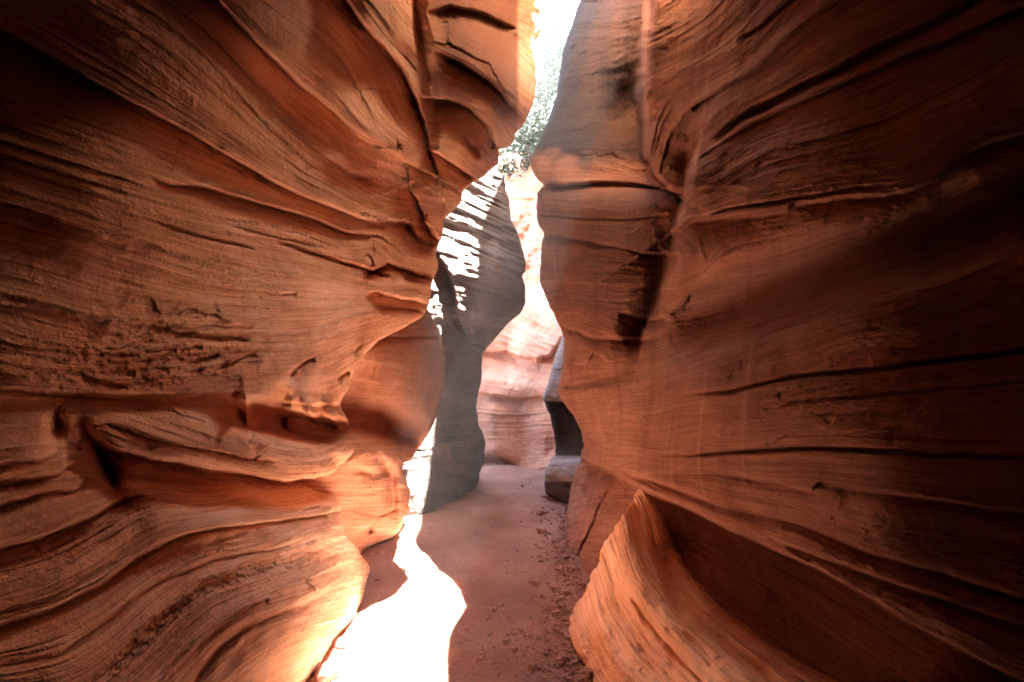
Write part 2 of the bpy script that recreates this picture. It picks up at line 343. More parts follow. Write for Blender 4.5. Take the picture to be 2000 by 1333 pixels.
# unseen rims of the slot, shaped to cast the sun onto the floor strip
EL = [(1.9,-.6),(2.3,-.97),(2.5,-1.0),(3.15,-1.05),(3.23,-1.02),(3.38,-.92),(3.53,-.84),(3.83,-.79),(4.05,-.895),(4.28,-1.04),(4.35,-1.7),(4.70,-1.7),(4.78,-1.12),(5.3,-1.12),(5.42,-2.6),(9,-4)]
ER = [(2.1,-3.2),(2.25,-2.2),(2.36,-.37),(2.54,-.35),(2.74,-.38),(2.95,-.40),(3.07,-.39),(3.34,-.33),(3.42,-.33),(3.66,-.42),(4.05,-.64),(4.28,-.77),(4.65,-.96),(5.2,-1.0),(5.6,-1.08),(5.72,-1.12),(5.85,-1.3),(6.1,-1.45),(9,-1.45)]
def rim(edge, side, zrise, zabs=None):
    def up(top):
        out = []; Y = top[:, 1]; z0 = top[:, 2]; kk = np.clip((Y-2.25)/.12, 0, 1)*np.clip((5.4-Y)/.3, 0, 1)
        zl = z0+zrise if zabs is None else (z0+zrise)*kk+np.maximum(z0+1, zabs)*(1-kk)
        ys = Y-TY*zl
        xl = pl(edge, ys)+TX*zl
        xl = np.maximum(xl, top[:, 0]) if side < 0 else xl
        for f in np.linspace(.08, 1, 14):
            Q = top.copy(); g = f**1.5 if side < 0 else f
            Q[:, 2] = z0+(zl-z0)*f; Q[:, 0] = top[:, 0]+(xl-top[:, 0])*g
            Q[:, 0] += math.sin(f*math.pi)*fbm(Y*1.3+9+side, Q[:, 2]*2, 3)*.07
            out.append(Q)
        if side < 0:     # unseen cliff added above the lip, sunlit to bounce warm light down
            for dx, dz in [(-.1, .15), (-.35, .35)]+[(-.5+.12*j, .6+.45*j) for j in range(16)]:
                Q = out[13].copy(); Q[:, 2] += dz; Q[:, 0] += dx+.25*fbm(Y*.9+4, Q[:, 2]*1.6, 4); out.append(Q)
            for dx in (-3, -12): Q = out[-1].copy(); Q[:, 0] += dx; Q[:, 2] += .5; out.append(Q)
        else:
            # unseen shelf and slope added above the lip, sunlit to bounce light across
            for dx, dz in [(.15, .08), (.32, .14), (.48, .22)]+[(.48+.37*j, .22+.62*j) for j in range(1, 15)]:
                Q = out[13].copy(); Q[:, 2] += dz*kk+(1-kk)*.12*dz; Q[:, 0] += dx+.2*fbm(Y*.9+4, Q[:, 2]*1.6, 4)*kk; out.append(Q)
            for dx in (3, 12): Q = out[-1].copy(); Q[:, 0] += dx; Q[:, 2] += .5; out.append(Q)
        return out
    return up
wall('canyon_wall_left', -1, A_xs, -60, qA, sA, reliefA, M_left, -60, 1393, 520, 420, rnd=(10,.16), rfun=rfunA, tip=tipA, stain_shade=lambda X, Y: np.maximum(.85*np.clip((430-.55*X-Y)/190+.25*fbm(X/90, Y/60, 4), 0, 1), .95*np.clip((X-790)/90+.3*fbm(X/50, Y/50, 4), 0, 1)*np.clip((300-Y)/120, 0, 1)*np.clip((1016-X)/8, 0, 1)), up=rim(EL, -1, 1.0),  # top-left corner darkened; shade beside the tip put into the colour
     down=[(.3,.03),(.7,.05),(1,.06)],
     wrap=[(2,.02),(4,.06,4.75),(7,.1,4.95),(12,.12,5.15),(20,.15,5.33),(110,.2,5.42),(220,.3,5.5),(400,.5,5.7),(650,1.0,6.2)], bounce_rim=True, near=[.12,.3,.6,1,1.6,2.4,3.4,5,7], label='tall orange sandstone wall with deep ledges on the left, leaning over the path')

# ================================================================== RECESS + LOBE BEHIND IT, LEFT
C_xs = [(560,815),(600,830),(640,856),(700,872),(780,862),(830,845),(866,824),(885,812),(900,800),(905,783),(930,790),(960,802),(990,800),(1010,790),(1035,782),(1050,768),(1062,735),(1075,715),(1110,700)]
C_D = [(560,5.2),(620,5.2),(700,5.1),(780,5.0),(866,4.9),(900,4.85),(930,4.7),(990,4.75),(1050,4.75),(1075,4.45),(1110,4.1)]
pts = [(600,620,3.9),(700,680,3.85),(660,800,3.75),(720,760,4.15),(760,820,4.45),(780,680,4.5),(850,700,4.95),(700,880,3.75),(720,950,3.85),(760,960,4.3),(700,1020,3.9),(640,940,3.5),(640,1040,3.6),(600,900,3.4)]
pts += [(pl(C_xs, y), y, pl(C_D, y)) for y in (560,640,700,780,840,880,930,990,1050,1075,1110)]
qC = Field([p[:2] for p in pts], [1/p[2] for p in pts], (540, 940, 540, 1130), lam=2e-5)
sC = bedfield([(2.0,[(600,560),(880,560)]),(1.72,[(620,640),(760,650),(880,665)]),(1.5,[(640,790),(760,800),(870,800)]),(1.15,[(640,900),(700,900),(830,895)]),(.8,[(640,990),(720,990),(800,985)]),(.5,[(650,1060),(770,1050)])],(540,940,540,1130))
def reliefC(X, Y):
    d = 0*X
    d += -.35*np.exp(-(curve_dist(X,Y,[(640,830),(690,826),(740,830),(790,850)])[0]/34)**2)
    d += ledge(X,Y,[(700,862),(730,865),(760,880),(790,900)],-.02,-.12,30,40,h0=.4,h1=.5)
    d += blob(X,Y,700,700,16,80,25,.06)+blob(X,Y,735,740,12,70,22,.05)
    d += groove(X,Y,[(690,915),(730,930),(780,915)],.03,8)+groove(X,Y,[(690,1000),(740,1008),(790,990)],.02,4)+blob(X,Y,722,1037,6,6,0,-.06)
    d += groove(X,Y,[(740,885),(765,930),(768,1000),(772,1040)],.08,10)+blob(X,Y,690,895,30,18,-40,.05)
    d += groove(X,Y,[(690,690),(760,660),(870,665)],.04,5)
    return d
wall('rock_lobe_left', -1, C_xs, 560, qC, sC, reliefC, M_lobe, 560, 1110, 260, 130, stain_shade=lambda X, Y: np.clip((X-730)/110+.15*fbm(X/30, Y/30, 3), 0, 1)*np.clip((880-Y)/40, 0, 1), rnd=(8,.10), amp=.8, down=[(.5,0),(1,0)],  # right part greyed: haze painted into the rock colour
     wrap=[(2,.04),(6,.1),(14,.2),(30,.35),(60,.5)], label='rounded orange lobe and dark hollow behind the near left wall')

# ================================================================== GREY BUTTRESS IN THE MIDDLE
B_xs = [(180,985),(250,975),(335,972),(345,985),(400,995),(430,1000),(455,1010),(480,1018),(510,1025),(530,1027),(540,1020),(560,1027),(590,1026),(605,1020),(615,1012),(640,985),(675,955),(690,943),(740,940),(790,931),(830,933),(842,940),(862,947),(900,946),(925,937),(950,934),(970,938),(1000,944),(1030,950)]
B_D = [(180,7.3),(335,6.75),(430,6.5),(560,6.3),(615,6.3),(690,6.5),(790,6.8),(860,6.8),(925,6.9),(955,6.9),(1030,7)]
pts = [(860,450,5.85),(850,620,5.5),(900,330,6.5),(930,600,6.0),(900,700,6.15),(870,740,6.0),(850,800,5.9),(800,900,5.5),(830,1008,5.55),(780,1008,5.5),(880,980,6.15),(780,400,5.4),(740,700,5.3),(740,1000,5.4),(740,180,6.6),(870,880,6.0)]
pts += [(pl(B_xs, y), y, pl(B_D, y)) for y in (180,335,430,510,600,690,790,860,925,955,1030)]
qB = Field([p[:2] for p in pts], [1/p[2] for p in pts], (690, 1080, 160, 1060), lam=2e-5)
sB = bedfield([(5.0,[(700,190),(850,250),(980,330)]),(4.2,[(700,310),(850,370),(1000,440)]),(3.5,[(700,430),(860,475),(1020,540)]),(2.9,[(700,560),(860,580),(1020,610)]),(2.3,[(700,670),(860,672),(950,675)]),(1.5,[(700,790),(930,790)]),(.8,[(700,900),(940,900)]),(.2,[(700,990),(940,990)])],(690,1080,160,1060))
def reliefB(X, Y):
    d = 0*X
    s = sB(X, Y)
    k = np.clip((640-Y)/120, 0, 1)
    lay = fbm(X/150, s*9, 3)
    d += k*.035*np.tanh(lay*4)+k*.015*fbm(X/60, s*22, 3)+k*.02*fbm(X/30, Y/9, 4)
    d += groove(X,Y,[(960,460),(975,520),(1000,580),(1015,600)],-.05,7)+blob(X,Y,985,560,35,60,-10,.10)
    d += ledge(X,Y,[(858,500),(880,540),(892,600),(905,640)],.10,.14,24,30,h0=.5,h1=.5)
    d += groove(X,Y,[(850,668),(900,670),(950,678)],.05,4,h1=1)+groove(X,Y,[(850,870),(900,850),(940,842)],.04,4,h1=1)
    d += blob(X,Y,925,870,25,22,0,.10)+blob(X,Y,920,920,22,16,0,.08)+blob(X,Y,880,760,40,90,0,.06)
    d += .13*fbm(X/38,Y/60,5)*np.clip((Y-560)/80, 0, 1)*np.clip((X-852)/35, 0, 1)+.03*fbm(X/30,Y/50,3)
    return d
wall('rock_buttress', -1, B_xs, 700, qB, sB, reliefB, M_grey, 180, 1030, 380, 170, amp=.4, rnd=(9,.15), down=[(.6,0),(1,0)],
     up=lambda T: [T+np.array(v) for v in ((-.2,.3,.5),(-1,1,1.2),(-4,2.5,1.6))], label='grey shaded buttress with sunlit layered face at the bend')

# ================================================================== RIGHT NEAR WALL
R_xs = [(-60,1150),(0,1135),(50,1115),(100,1100),(180,1088),(230,1072),(270,1055),(315,1033),(330,1038),(345,1045),(362,1063),(378,1050),(400,1047),(440,1052),(457,1062),(470,1058),(500,1055),(550,1055),(575,1065),
 (600,1073),(630,1090),(660,1101),(700,1101),(735,1095),(765,1088),(785,1100),(810,1118),(840,1133),(870,1139),(900,1132),(925,1122),(950,1116),(985,1109),(1010,1106),(1040,1108),(1080,1104),(1110,1112),(1130,1125),(1150,1145),(1250,1170),(1393,1230)]
R_D = [(-60,5.3),(0,5.2),(100,5.0),(200,4.9),(315,4.7),(378,4.75),(457,4.75),(550,4.75),(630,4.8),(700,4.9),(765,4.9),(810,5.0),(870,5.3),(925,5.4),(970,5.6),(1010,5.5),(1080,4.4),(1150,3.66),(1250,3.0),(1393,2.35)]
pts = [(1200,200,4.3),(1150,450,4.1),(1250,500,3.3),(1200,700,3.55),(1300,735,2.8),(1400,735,2.15),(1600,735,1.58),(1800,735,1.3),(2000,735,1.19),(1300,100,3.15),(1300,300,3.0),(1600,100,1.8),(2000,0,1.4),(1500,400,1.85),
 (2000,400,1.27),(1200,920,3.5),(1160,1000,3.9),(1400,960,2.15),(2000,1150,1.15),(1500,1200,2.2),(1800,1333,1.45),(1300,1100,2.95),(1600,1333,1.9),(2060,1393,1.25),(1700,1000,1.3),(2060,735,1.15)]
pts += [(pl(R_xs, y), y, pl(R_D, y)) for y in (-60,60,180,315,420,550,650,765,870,960,1080,1150,1250,1393)]
qR = Field([p[:2] for p in pts], [1/p[2] for p in pts], (980, 2120, -100, 1450), lam=2e-5)
sR = bedfield([(5.3,[(1130,0),(1260,-20)]),(4.6,[(1090,140),(1180,120),(1260,95)]),(3.9,[(1050,300),(1150,290),(1260,310)]),(3.6,[(1040,355),(1170,358),(1290,370)]),(3.1,[(1050,460),(1200,478),(1310,495)]),
 (3.9,[(1300,200),(1450,110),(1560,0)]),(3.3,[(1330,330),(1450,230),(1700,110),(1920,0)]),(2.9,[(1340,400),(1480,330),(1700,280),(1880,200),(2000,130)]),(2.6,[(1320,450),(1440,420),(1650,382),(1770,375),(1880,300),(2000,262)]),
 (2.3,[(1060,600),(1300,565),(1480,520),(1700,450),(2000,370)]),(2.0,[(1100,632),(1240,665),(1350,640),(1500,600),(1700,530),(2000,430)]),(1.75,[(1100,760),(1250,740),(1400,680),(1640,600),(1900,520),(2000,480)]),(1.5,[(1130,800),(1310,770),(1560,735),(2000,685)]),
 (1.15,[(1140,870),(1280,890),(1560,875),(2000,895)]),(1.0,[(1140,905),(1400,920),(1700,955),(2000,1000)]),(.8,[(1200,925),(1400,985),(1560,1020),(1700,1080),(1850,1120),(2000,1170)]),(.6,[(1250,960),(1420,1035),(1600,1115),(1800,1232),(2000,1330)]),
 (.2,[(1120,1080),(1300,1150),(1500,1300)])],(980,2120,-100,1450),2e-4)
def reliefR(X, Y):
    Lg = lambda *a, **k: ledge(X, Y, *a, **k)
    G = lambda *a, **k: groove(X, Y, *a, **k)
    B = lambda *a, **k: blob(X, Y, *a, **k)
    d = 0*X
    # the recessed part left of the hanging rib
    edge = np.interp(Y, [-60,0,150,200,280,330,372,380], [1272,1268,1250,1252,1262,1268,1300,1330])+wob(Y*0+50, Y, 10, 30)
    m = 1/(1+np.exp(-np.clip((X-edge)/3.0, -30, 30))); v = 1/(1+np.exp(np.clip((Y-372)/8, -30, 30)))
    d += v*((1-m)*-.42*np.exp(-np.abs(X-edge)/160)+m*.12*np.exp(-np.abs(X-edge)/60))
    d += Lg([(1030,352),(1100,362),(1170,356),(1240,362),(1290,370),(1330,388)], .05,.10, 26,16, h0=1, h1=1, wobble=3)
    d += Lg([(1040,452),(1120,464),(1200,478),(1260,492),(1312,497)], .03,.06, 18,12, h0=1, h1=.6, wobble=4)
    d += G([(1050,420),(1140,428),(1240,430),(1310,420)], .02,3,h0=1)
    # rib edge running down
    d += Lg([(1362,290),(1345,340),(1338,400),(1318,450),(1308,510),(1290,570),(1262,640),(1255,672)], .10,.20, 45,55, h0=.6, h1=.4, step=4)
    d += B(1290,560,22,70,18,-.12)+B(1240,660,26,50,25,-.10)
    d += Lg([(1318,452),(1350,431),(1400,424),(1470,420),(1540,410),(1552,399),(1650,384),(1730,382),(1775,374),(1830,350),(1880,302),(1940,275),(2070,240)], .13,.17, 60,62, h0=.8, h1=1, wobble=3)
    d += G([(1330,440),(1420,408),(1520,395),(1650,372),(1750,362)], .03,3)
    d += G([(1390,285),(1450,230),(1520,196),(1700,108),(1850,38),(1930,-10)], .09,8, h1=1)+Lg([(1400,290),(1470,240),(1560,200),(1700,140),(1860,75),(2000,20)], .02,.05,20,12, h1=1)
    d += G([(1440,85),(1490,50),(1550,0)], .045,5, h1=1)+G([(1350,215),(1400,185),(1410,175)], .04,4)
    # hollow between the hanging lip and the shelf below
    dd, t = curve_dist(X, Y, [(1180,705),(1300,640),(1450,590),(1600,530),(1760,480),(2080,380)])
    d += -.28*np.exp(-(dd/62)**2)*np.clip(t*4, .2, 1)
    d += Lg([(1120,755),(1180,757),(1250,745),(1310,705),(1400,682),(1500,652),(1640,602),(1760,572),(1900,522),(2070,470)], -.10,-.10, 26,95, h0=.2, h1=1, wobble=5, step=5)
    d += Lg([(1085,632),(1150,655),(1240,666),(1300,658)], .03,.05, 16,12, h0=1, wobble=4)+Lg([(1210,612),(1280,622),(1306,615)], .04,.05, 12,10, wobble=4)+Lg([(1306,612),(1335,600),(1352,575)], .03,.03, 12,8)
    d += G([(1310,775),(1420,765),(1500,748),(1560,735),(1700,724),(2070,680)], .045,4, h1=1, wobble=2)+G([(1500,790),(1700,772),(1900,760),(2070,740)], .02,3, h1=1)
    d += G([(1280,892),(1400,885),(1560,875),(1700,880),(1830,892),(2070,896)], .05,4, h1=1, wobble=2)
    d += Lg([(1240,926),(1290,922),(1400,920),(1500,938),(1585,957),(1600,944),(1700,956),(1850,980),(2070,1010)], .035,.06, 30,26, h1=1, wobble=3)
    d += Lg([(1190,912),(1300,945),(1400,984),(1560,1022),(1700,1080),(1850,1122),(2070,1190)], .03,.075, 26,20, h1=1, wobble=2)
    d += Lg([(1500,1050),(1620,1095),(1750,1140),(1900,1190),(2070,1240)], .02,.06, 22,16, h1=1, wobble=2)
    d += Lg([(1140,902),(1200,925),(1260,957),(1340,992),(1420,1034),(1600,1115),(1700,1172),(1800,1232),(2000,1333),(2070,1370)], .05,.40, 50,130, h0=.15, h1=1, wobble=2, mid=1)
    d += B(1480,790,260,70,-8,.06)
    return d
wall('canyon_wall_right', 1, R_xs, 2060, qR, sR, reliefR, M_right, -60, 1393, 520, 360,  # darker rock in the upper recess; shade painted into the lower hollows
     stain_shade=lambda X, Y: np.maximum(np.clip((1262-X)/10, 0, 1)*(.78+.22*np.clip((1210-X)/90, 0, 1))*np.clip((345-Y+40*fbm(X/60, Y/30, 4))/45, 0, 1),
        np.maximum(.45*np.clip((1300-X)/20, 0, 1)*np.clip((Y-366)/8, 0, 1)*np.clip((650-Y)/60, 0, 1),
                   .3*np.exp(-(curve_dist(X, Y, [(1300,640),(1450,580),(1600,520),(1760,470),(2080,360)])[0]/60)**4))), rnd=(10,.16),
     rfun=lambda y: np.interp(y,[-60,280,315,600,760,1393],[24,18,8,14,16,12]), up=rim(ER, 1, 1.0, 9.0), bounce_rim=True, down=[(.3,.0),(.7,.0),(1,.0)], near=[.12,.3,.6,1,1.6,2.4,3.4,5,7], amp=.75,
     label='broad streaked red sandstone wall filling the right side')

# ================================================================== FIN AT THE FOOT OF THE RIGHT WALL
Fl = [(948,1246),(1000,1222),(1060,1180),(1110,1163),(1150,1147),(1180,1125),(1210,1110),(1250,1112),(1290,1135),(1333,1155),(1393,1180)]
Fr = [(948,1272),(1000,1292),(1040,1306),(1080,1322),(1130,1356),(1180,1402),(1230,1466),(1270,1526),(1310,1592),(1333,1640),(1393,1760)]
py = np.linspace(948, 1393, 240)[:, None]; t = np.linspace(0, 1, 190)[None]
xl = pl(Fl, py)+fbm(py/22, py*0, 4)*7; xr = pl(Fr, py)+fbm(py/30+9, py*0, 4)*7; px = xl+(xr-xl)*t; py = py+0*px
pts = [(1254,950,3.35),(1225,1000,3.4),(1180,1060,3.35),(1163,1110,3.3),(1147,1150,3.3),(1125,1180,3.3),(1110,1210,3.2),(1112,1250,2.95),(1135,1290,2.74),(1155,1333,2.54),(1180,1393,2.31),
 (1300,1040,2.75),(1322,1080,2.55),(1356,1130,2.35),(1402,1180,2.1),(1466,1230,1.85),(1526,1270,1.68),(1592,1310,1.52),(1640,1333,1.42),(1760,1393,1.2),(1200,1150,2.85),(1250,1250,2.35),(1350,1300,1.95),(1400,1333,1.78),(1260,1100,2.75),(1500,1393,1.5)]
qF = Field([p[:2] for p in pts], [1/p[2] for p in pts], (1080,1820,930,1440), lam=2e-5)
sF = bedfield([(1.3,[(1258,952),(1322,1080),(1402,1180),(1526,1270),(1640,1333)]),(1.0,[(1240,980),(1270,1090),(1340,1180),(1440,1270),(1530,1333)]),(.7,[(1200,1040),(1230,1130),(1290,1220),(1370,1300),(1410,1340)]),(.35,[(1160,1130),(1180,1200),(1230,1280),(1290,1340)]),(.1,[(1115,1220),(1140,1280),(1170,1340)])],(1080,1820,930,1440))
q0 = qF(px, py); s = sF(px, py); D0 = 1/q0; U = np.stack([D0*.8+px/900, s], -1)
d = fbm(px/140, s*4, 4)*.06+fbm(px/120, s*18, 4)*.014+fbm(px/40, py/40, 4)*.018
d = d+blob(px,py,1310,1110,25,60,-30,-.07)+groove(px,py,[(1290,1090),(1330,1180),(1400,1250),(1480,1310),(1520,1350)],.05,14,h1=1)+groove(px,py,[(1380,1190),(1440,1240),(1520,1300),(1580,1350)],.06,9,h1=1)
d = d+groove(px,py,[(1220,1130),(1260,1210),(1330,1290),(1390,1350)],.025,6,h1=1)
D = D0*(1-d/1.0)
for xe_, rw, rd in ((xr, 130, .62), (xl, 14, .07)):
    k = np.clip(1-np.abs(px-xe_)/rw, 0, 1); D = D+rd*(1-np.sqrt(1-k*k))
P = unproj(px, py, D)
ext = [unproj(xr[:, 0]-a, py[:, 0]+b, D[:, -1]+c) for a, b, c in ((1,1,.05),(3,4,.12),(6,12,.25),(10,30,.4),(14,60,.55))]
extl = [unproj(xl[:, 0]+a, py[:, 0], D[:, 0]+c) for a, c in ((2,.05),(8,.15),(20,.35),(40,.7))]
P = np.concatenate([np.stack(extl[::-1], 1), P, np.stack(ext, 1)], 1)
U = np.concatenate([np.repeat(U[:, :1], 4, 1), U, np.repeat(U[:, -1:], 5, 1)], 1)
bot = P[-1]; rows = []
for fr in (.3, .7, 1): Q = bot.copy(); Q[:, 2] = bot[:, 2]*(1-fr)-.15*fr; rows.append(Q)
P = np.concatenate([P, np.stack(rows)], 0); U = np.concatenate([U, np.repeat(U[-1:], 3, 0)], 0)
grid_mesh('rock_fin', P, U, M_left, label='smooth striped orange rock fin sweeping down to the path, right foreground', flip=False)

# ================================================================== DARK ROCK BEHIND THE RIGHT WALL
E_xs = [(560,1098),(650,1099),(681,1090),(735,1073),(779,1060),(786,1064),(809,1073),(863,1083),(888,1086),(896,1076),(914,1066),(937,1063),(964,1066),(975,1086),(985,1100),(1010,1120)]
E_D = [(560,7.8),(681,7.4),(779,7.0),(809,7.0),(888,6.8),(914,6.3),(964,6.3),(1010,6.0)]
pts = [(1180,650,6.6),(1180,780,6.2),(1180,880,6.1),(1180,930,5.8),(1180,1000,5.7)]+[(pl(E_xs, y), y, pl(E_D, y)) for y in (560,650,735,800,860,937,964,1010)]
qE = Field([p[:2] for p in pts], [1/p[2] for p in pts], (1030,1230,540,1040), lam=2e-5)
sE = bedfield([(2.9,[(1050,560),(1200,560)]),(1.3,[(1050,784),(1200,790)]),(.55,[(1050,892),(1200,900)]),(.1,[(1050,970),(1200,980)])],(1030,1230,540,1040))
def reliefE(X, Y):
    return ledge(X,Y,[(1040,782),(1100,786),(1200,790)],.10,.16,40,60,h0=1,h1=1)+ledge(X,Y,[(1040,892),(1100,900),(1200,905)],-.10,-.12,20,60,h0=1,h1=1)+.04*fbm(X/30,Y/40,4)+groove(X,Y,[(1060,935),(1100,945),(1140,965)],.03,4,h0=1,h1=1)
wall('rock_foot_right', 1, E_xs, 1200, qE, sE, reliefE, M_foot, 560, 1010, 200, 70, stain_shade=lambda X, Y: 1.3*np.clip((Y-783)/4, 0, 1)*np.clip((892-Y)/4, 0, 1)+.8*np.clip((Y-938)/6, 0, 1), rnd=(9,.15), down=[(.5,0),(1,0)],  # dark band under the overhang: shade painted into the colour
     wrap=[(2,.05),(8,.2),(25,.6),(40,1.2),(55,2.2),(70,3.6)],
     up=lambda T: [np.stack([T[:,0]+(np.maximum(T[:,0],1.25)-T[:,0])*f+.1*fbm(T[:,1]+9*f,T[:,1]*0+f*4,3), T[:,1], T[:,2]+(9.2-T[:,2])*f], -1) for f in np.linspace(.06,1,18)]+[T*[0,1,0]+[6,0,9.8], T*[0,1,0]+[14,0,10.2]],  # unseen upward extension, added to shade the far wall
     label='dark stepped rock with grey rounded foot beyond the right wall')

# ================================================================== FAR PINK WALL
X_xs = [(200,1190),(1000,1190)]
pts = [(945,912,8.9),(1085,905,8.0),(1160,900,7.2),(860,905,9.2),(945,780,9.1),(1085,770,8.5),(1160,770,8.0),(860,770,9.4),(1000,690,9.5),(1085,640,9.2),(1040,560,10.4),(1030,450,11.6),(1040,330,13.5),(900,330,13.5),(1180,330,13),(900,600,10.2),(1180,600,9.2),(1100,960,7.0),(1000,990,8.6),(880,990,9)]
qX = Field([p[:2] for p in pts], [1/p[2] for p in pts], (820,1240,220,1030), lam=2e-5)
sX = bedfield([(7,[(850,330),(1180,340)]),(4.2,[(850,540),(1180,520)]),(3.0,[(850,640),(950,650),(1090,700),(1180,700)]),(1.4,[(850,760),(945,770),(1000,778),(1180,775)]),(.2,[(850,905),(1180,905)])],(820,1240,220,1030))
def reliefX(X, Y):
    d = .10*fbm(X/60, Y/90, 4)
    d += ledge(X,Y,[(900,762),(960,772),(1010,780),(1090,775)],.10,.14,30,25,h0=1,h1=1)+ledge(X,Y,[(930,690),(985,690),(1050,705),(1075,690),(1100,660)],.20,.22,60,30,h0=1,h1=.5,wobble=8)
    k = np.exp(-((Y-655)/40)**2); d += k*.12*fbm(X/90, sX(X,Y)*8, 4)
    k = np.exp(-((Y-470)/70)**2-((X-1030)/30)**2); d += k*.18*fbm(X/14, Y/12, 4)
    d += ledge(X,Y,[(1075,350),(1045,420),(1015,500),(1005,540)],.25,.35,40,40)
    d += blob(X,Y,1010,850,25,50,0,-.08)+blob(X,Y,965,880,20,20,0,.12)
    d += ledge(X,Y,[(930,893),(975,893),(1000,905)],.0,.18,20,14)
    return d
wall('far_canyon_wall', -1, X_xs, 830, qX, sX, reliefX, M_pink, 300, 985, 300, 150, rnd=(9,.1), amp=1.5, wrap=[(-5,.0),(-30,-.3)], label='bright pink sandstone face closing the passage, seen through the gap')

# ================================================================== FLOOR
def floor_h(x, y):
    return .03*fbm(x*.8+3, y*.8, 4)+.03*fbm(x*4.2, y*4.2, 4)+.008*fbm(x*20, y*20, 3)
gx = np.r_[np.linspace(-30,-3,12), np.linspace(-2.8,2.8,330), np.linspace(3,30,12)]
gy = np.r_[np.linspace(-12,1.5,20), 2.0*(11/2.0)**np.linspace(0,1,420), np.linspace(12,60,14)]
GX, GY = np.meshgrid(gx, gy); GZ = floor_h(GX, GY)
P = np.stack([GX, GY, GZ], -1)
mf = bpy.data.materials.new('sand_floor'); mf.use_nodes = True; nt = mf.node_tree; bs = nt.nodes['Principled BSDF']; bs.inputs['Roughness'].default_value = .97; bs.inputs['Specular IOR Level'].default_value = .08
geo = N(nt, 'ShaderNodeNewGeometry')
n1 = N(nt, 'ShaderNodeTexNoise'); n1.inputs['Scale'].default_value = 1.6; n1.inputs['Detail'].default_value = 6; nt.links.new(geo.outputs['Position'], n1.inputs['Vector'])
n2 = N(nt, 'ShaderNodeTexNoise'); n2.inputs['Scale'].default_value = 45; n2.inputs['Detail'].default_value = 5; n2.inputs['Roughness'].default_value = .7; nt.links.new(geo.outputs['Position'], n2.inputs['Vector'])
mx = N(nt, 'ShaderNodeMath', operation='MULTIPLY_ADD'); nt.links.new(n2.outputs['Fac'], mx.inputs[0]); mx.inputs[1].default_value = .6; nt.links.new(n1.outputs['Fac'], mx.inputs[2])
cr = N(nt, 'ShaderNodeValToRGB'); cr.color_ramp.elements[0].position = .5; cr.color_ramp.elements[0].color = (.26,.13,.098,1); cr.color_ramp.elements[1].position = 1.05; cr.color_ramp.elements[1].color = (.48,.285,.22,1)
nt.links.new(mx.outputs[0], cr.inputs[0]); nt.links.new(cr.outputs[0], bs.inputs['Base Color'])
bu = N(nt, 'ShaderNodeBump'); bu.inputs['Strength'].default_value = 1; bu.inputs['Distance'].default_value = .035; nt.links.new(n2.outputs['Fac'], bu.inputs['Height']); nt.links.new(bu.outputs[0], bs.inputs['Normal'])
grid_mesh('ground', P, None, mf, flip=True, label='sandy red canyon floor winding between the walls')

# ================================================================== HILLSIDE BEYOND
hx = np.linspace(-22, 26, 130); hy = np.r_[np.linspace(13.7, 40, 150), np.linspace(41, 60, 10)]
HX, HY = np.meshgrid(hx, hy)
def hill_h(x, y):
    return 4.3+(np.minimum(y, 34)-11.5)*.83+np.clip((y-34)*.1,0,3)+.10*np.abs(x-1.5)+.7*fbm(x*.35+2, y*.35, 4)+.15*fbm(x*2, y*2, 3)
M_hill = rock_mat('dusty_slope', (.07, .05, .038), (.11, .085, .065), (.17, .14, .11), band=.3, scale=.5)
grid_mesh('hillside', np.stack([HX, HY, hill_h(HX, HY)], -1), np.stack([HX, HY*.4], -1), M_hill, flip=False, label='pale sunlit slope behind the canyon')

def leaf_mat(name, a, b):
    m = bpy.data.materials.new(name); m.use_nodes = True; nt = m.node_tree; bs = nt.nodes['Principled BSDF']; bs.inputs['Roughness'].default_value = .7
    g = N(nt, 'ShaderNodeNewGeometry'); n = N(nt, 'ShaderNodeTexNoise'); n.inputs['Scale'].default_value = 3; nt.links.new(g.outputs['Position'], n.inputs['Vector'])
    mx = N(nt, 'ShaderNodeMix', data_type='RGBA'); mx.inputs[6].default_value = (*a, 1); mx.inputs[7].default_value = (*b, 1)
    nt.links.new(n.outputs['Fac'], mx.inputs[0]); nt.links.new(mx.outputs[2], bs.inputs['Base Color']); return m
M_leaf = leaf_mat('grey_green_leaves', (.02, .034, .02), (.055, .08, .05)); M_bark = leaf_mat('bark', (.10, .075, .055), (.18, .14, .11))
def tube(V, Fc, pts, r):
    base = len(V); n = 6
    pts = [np.array(p, float) for p in pts]
    for k, p in enumerate(pts):
        d = pts[min(k+1, len(pts)-1)]-pts[max(k-1, 0)]; d /= np.linalg.norm(d)+1e-9
        a = np.cross(d, [0.3, 1, .2]); a /= np.linalg.norm(a); b = np.cross(d, a)
        for j in range(n): V.append(p+r[k]*(a*math.cos(j*2*math.pi/n)+b*math.sin(j*2*math.pi/n)))
    for k in range(len(pts)-1):
        for j in range(n): Fc.append((base+k*n+j, base+k*n+(j+1) % n, base+(k+1)*n+(j+1) % n, base+(k+1)*n+j))
def mesh_obj(name, V, Fc, mat, parent=None, smooth=True):
    me = bpy.data.meshes.new(name); me.from_pydata([tuple(v) for v in V], [], Fc); me.update()
    if smooth: me.polygons.foreach_set('use_smooth', [True]*len(me.polygons))
    me.materials.append(mat); o = bpy.data.objects.new(name, me); col.objects.link(o); o.parent = parent; return o
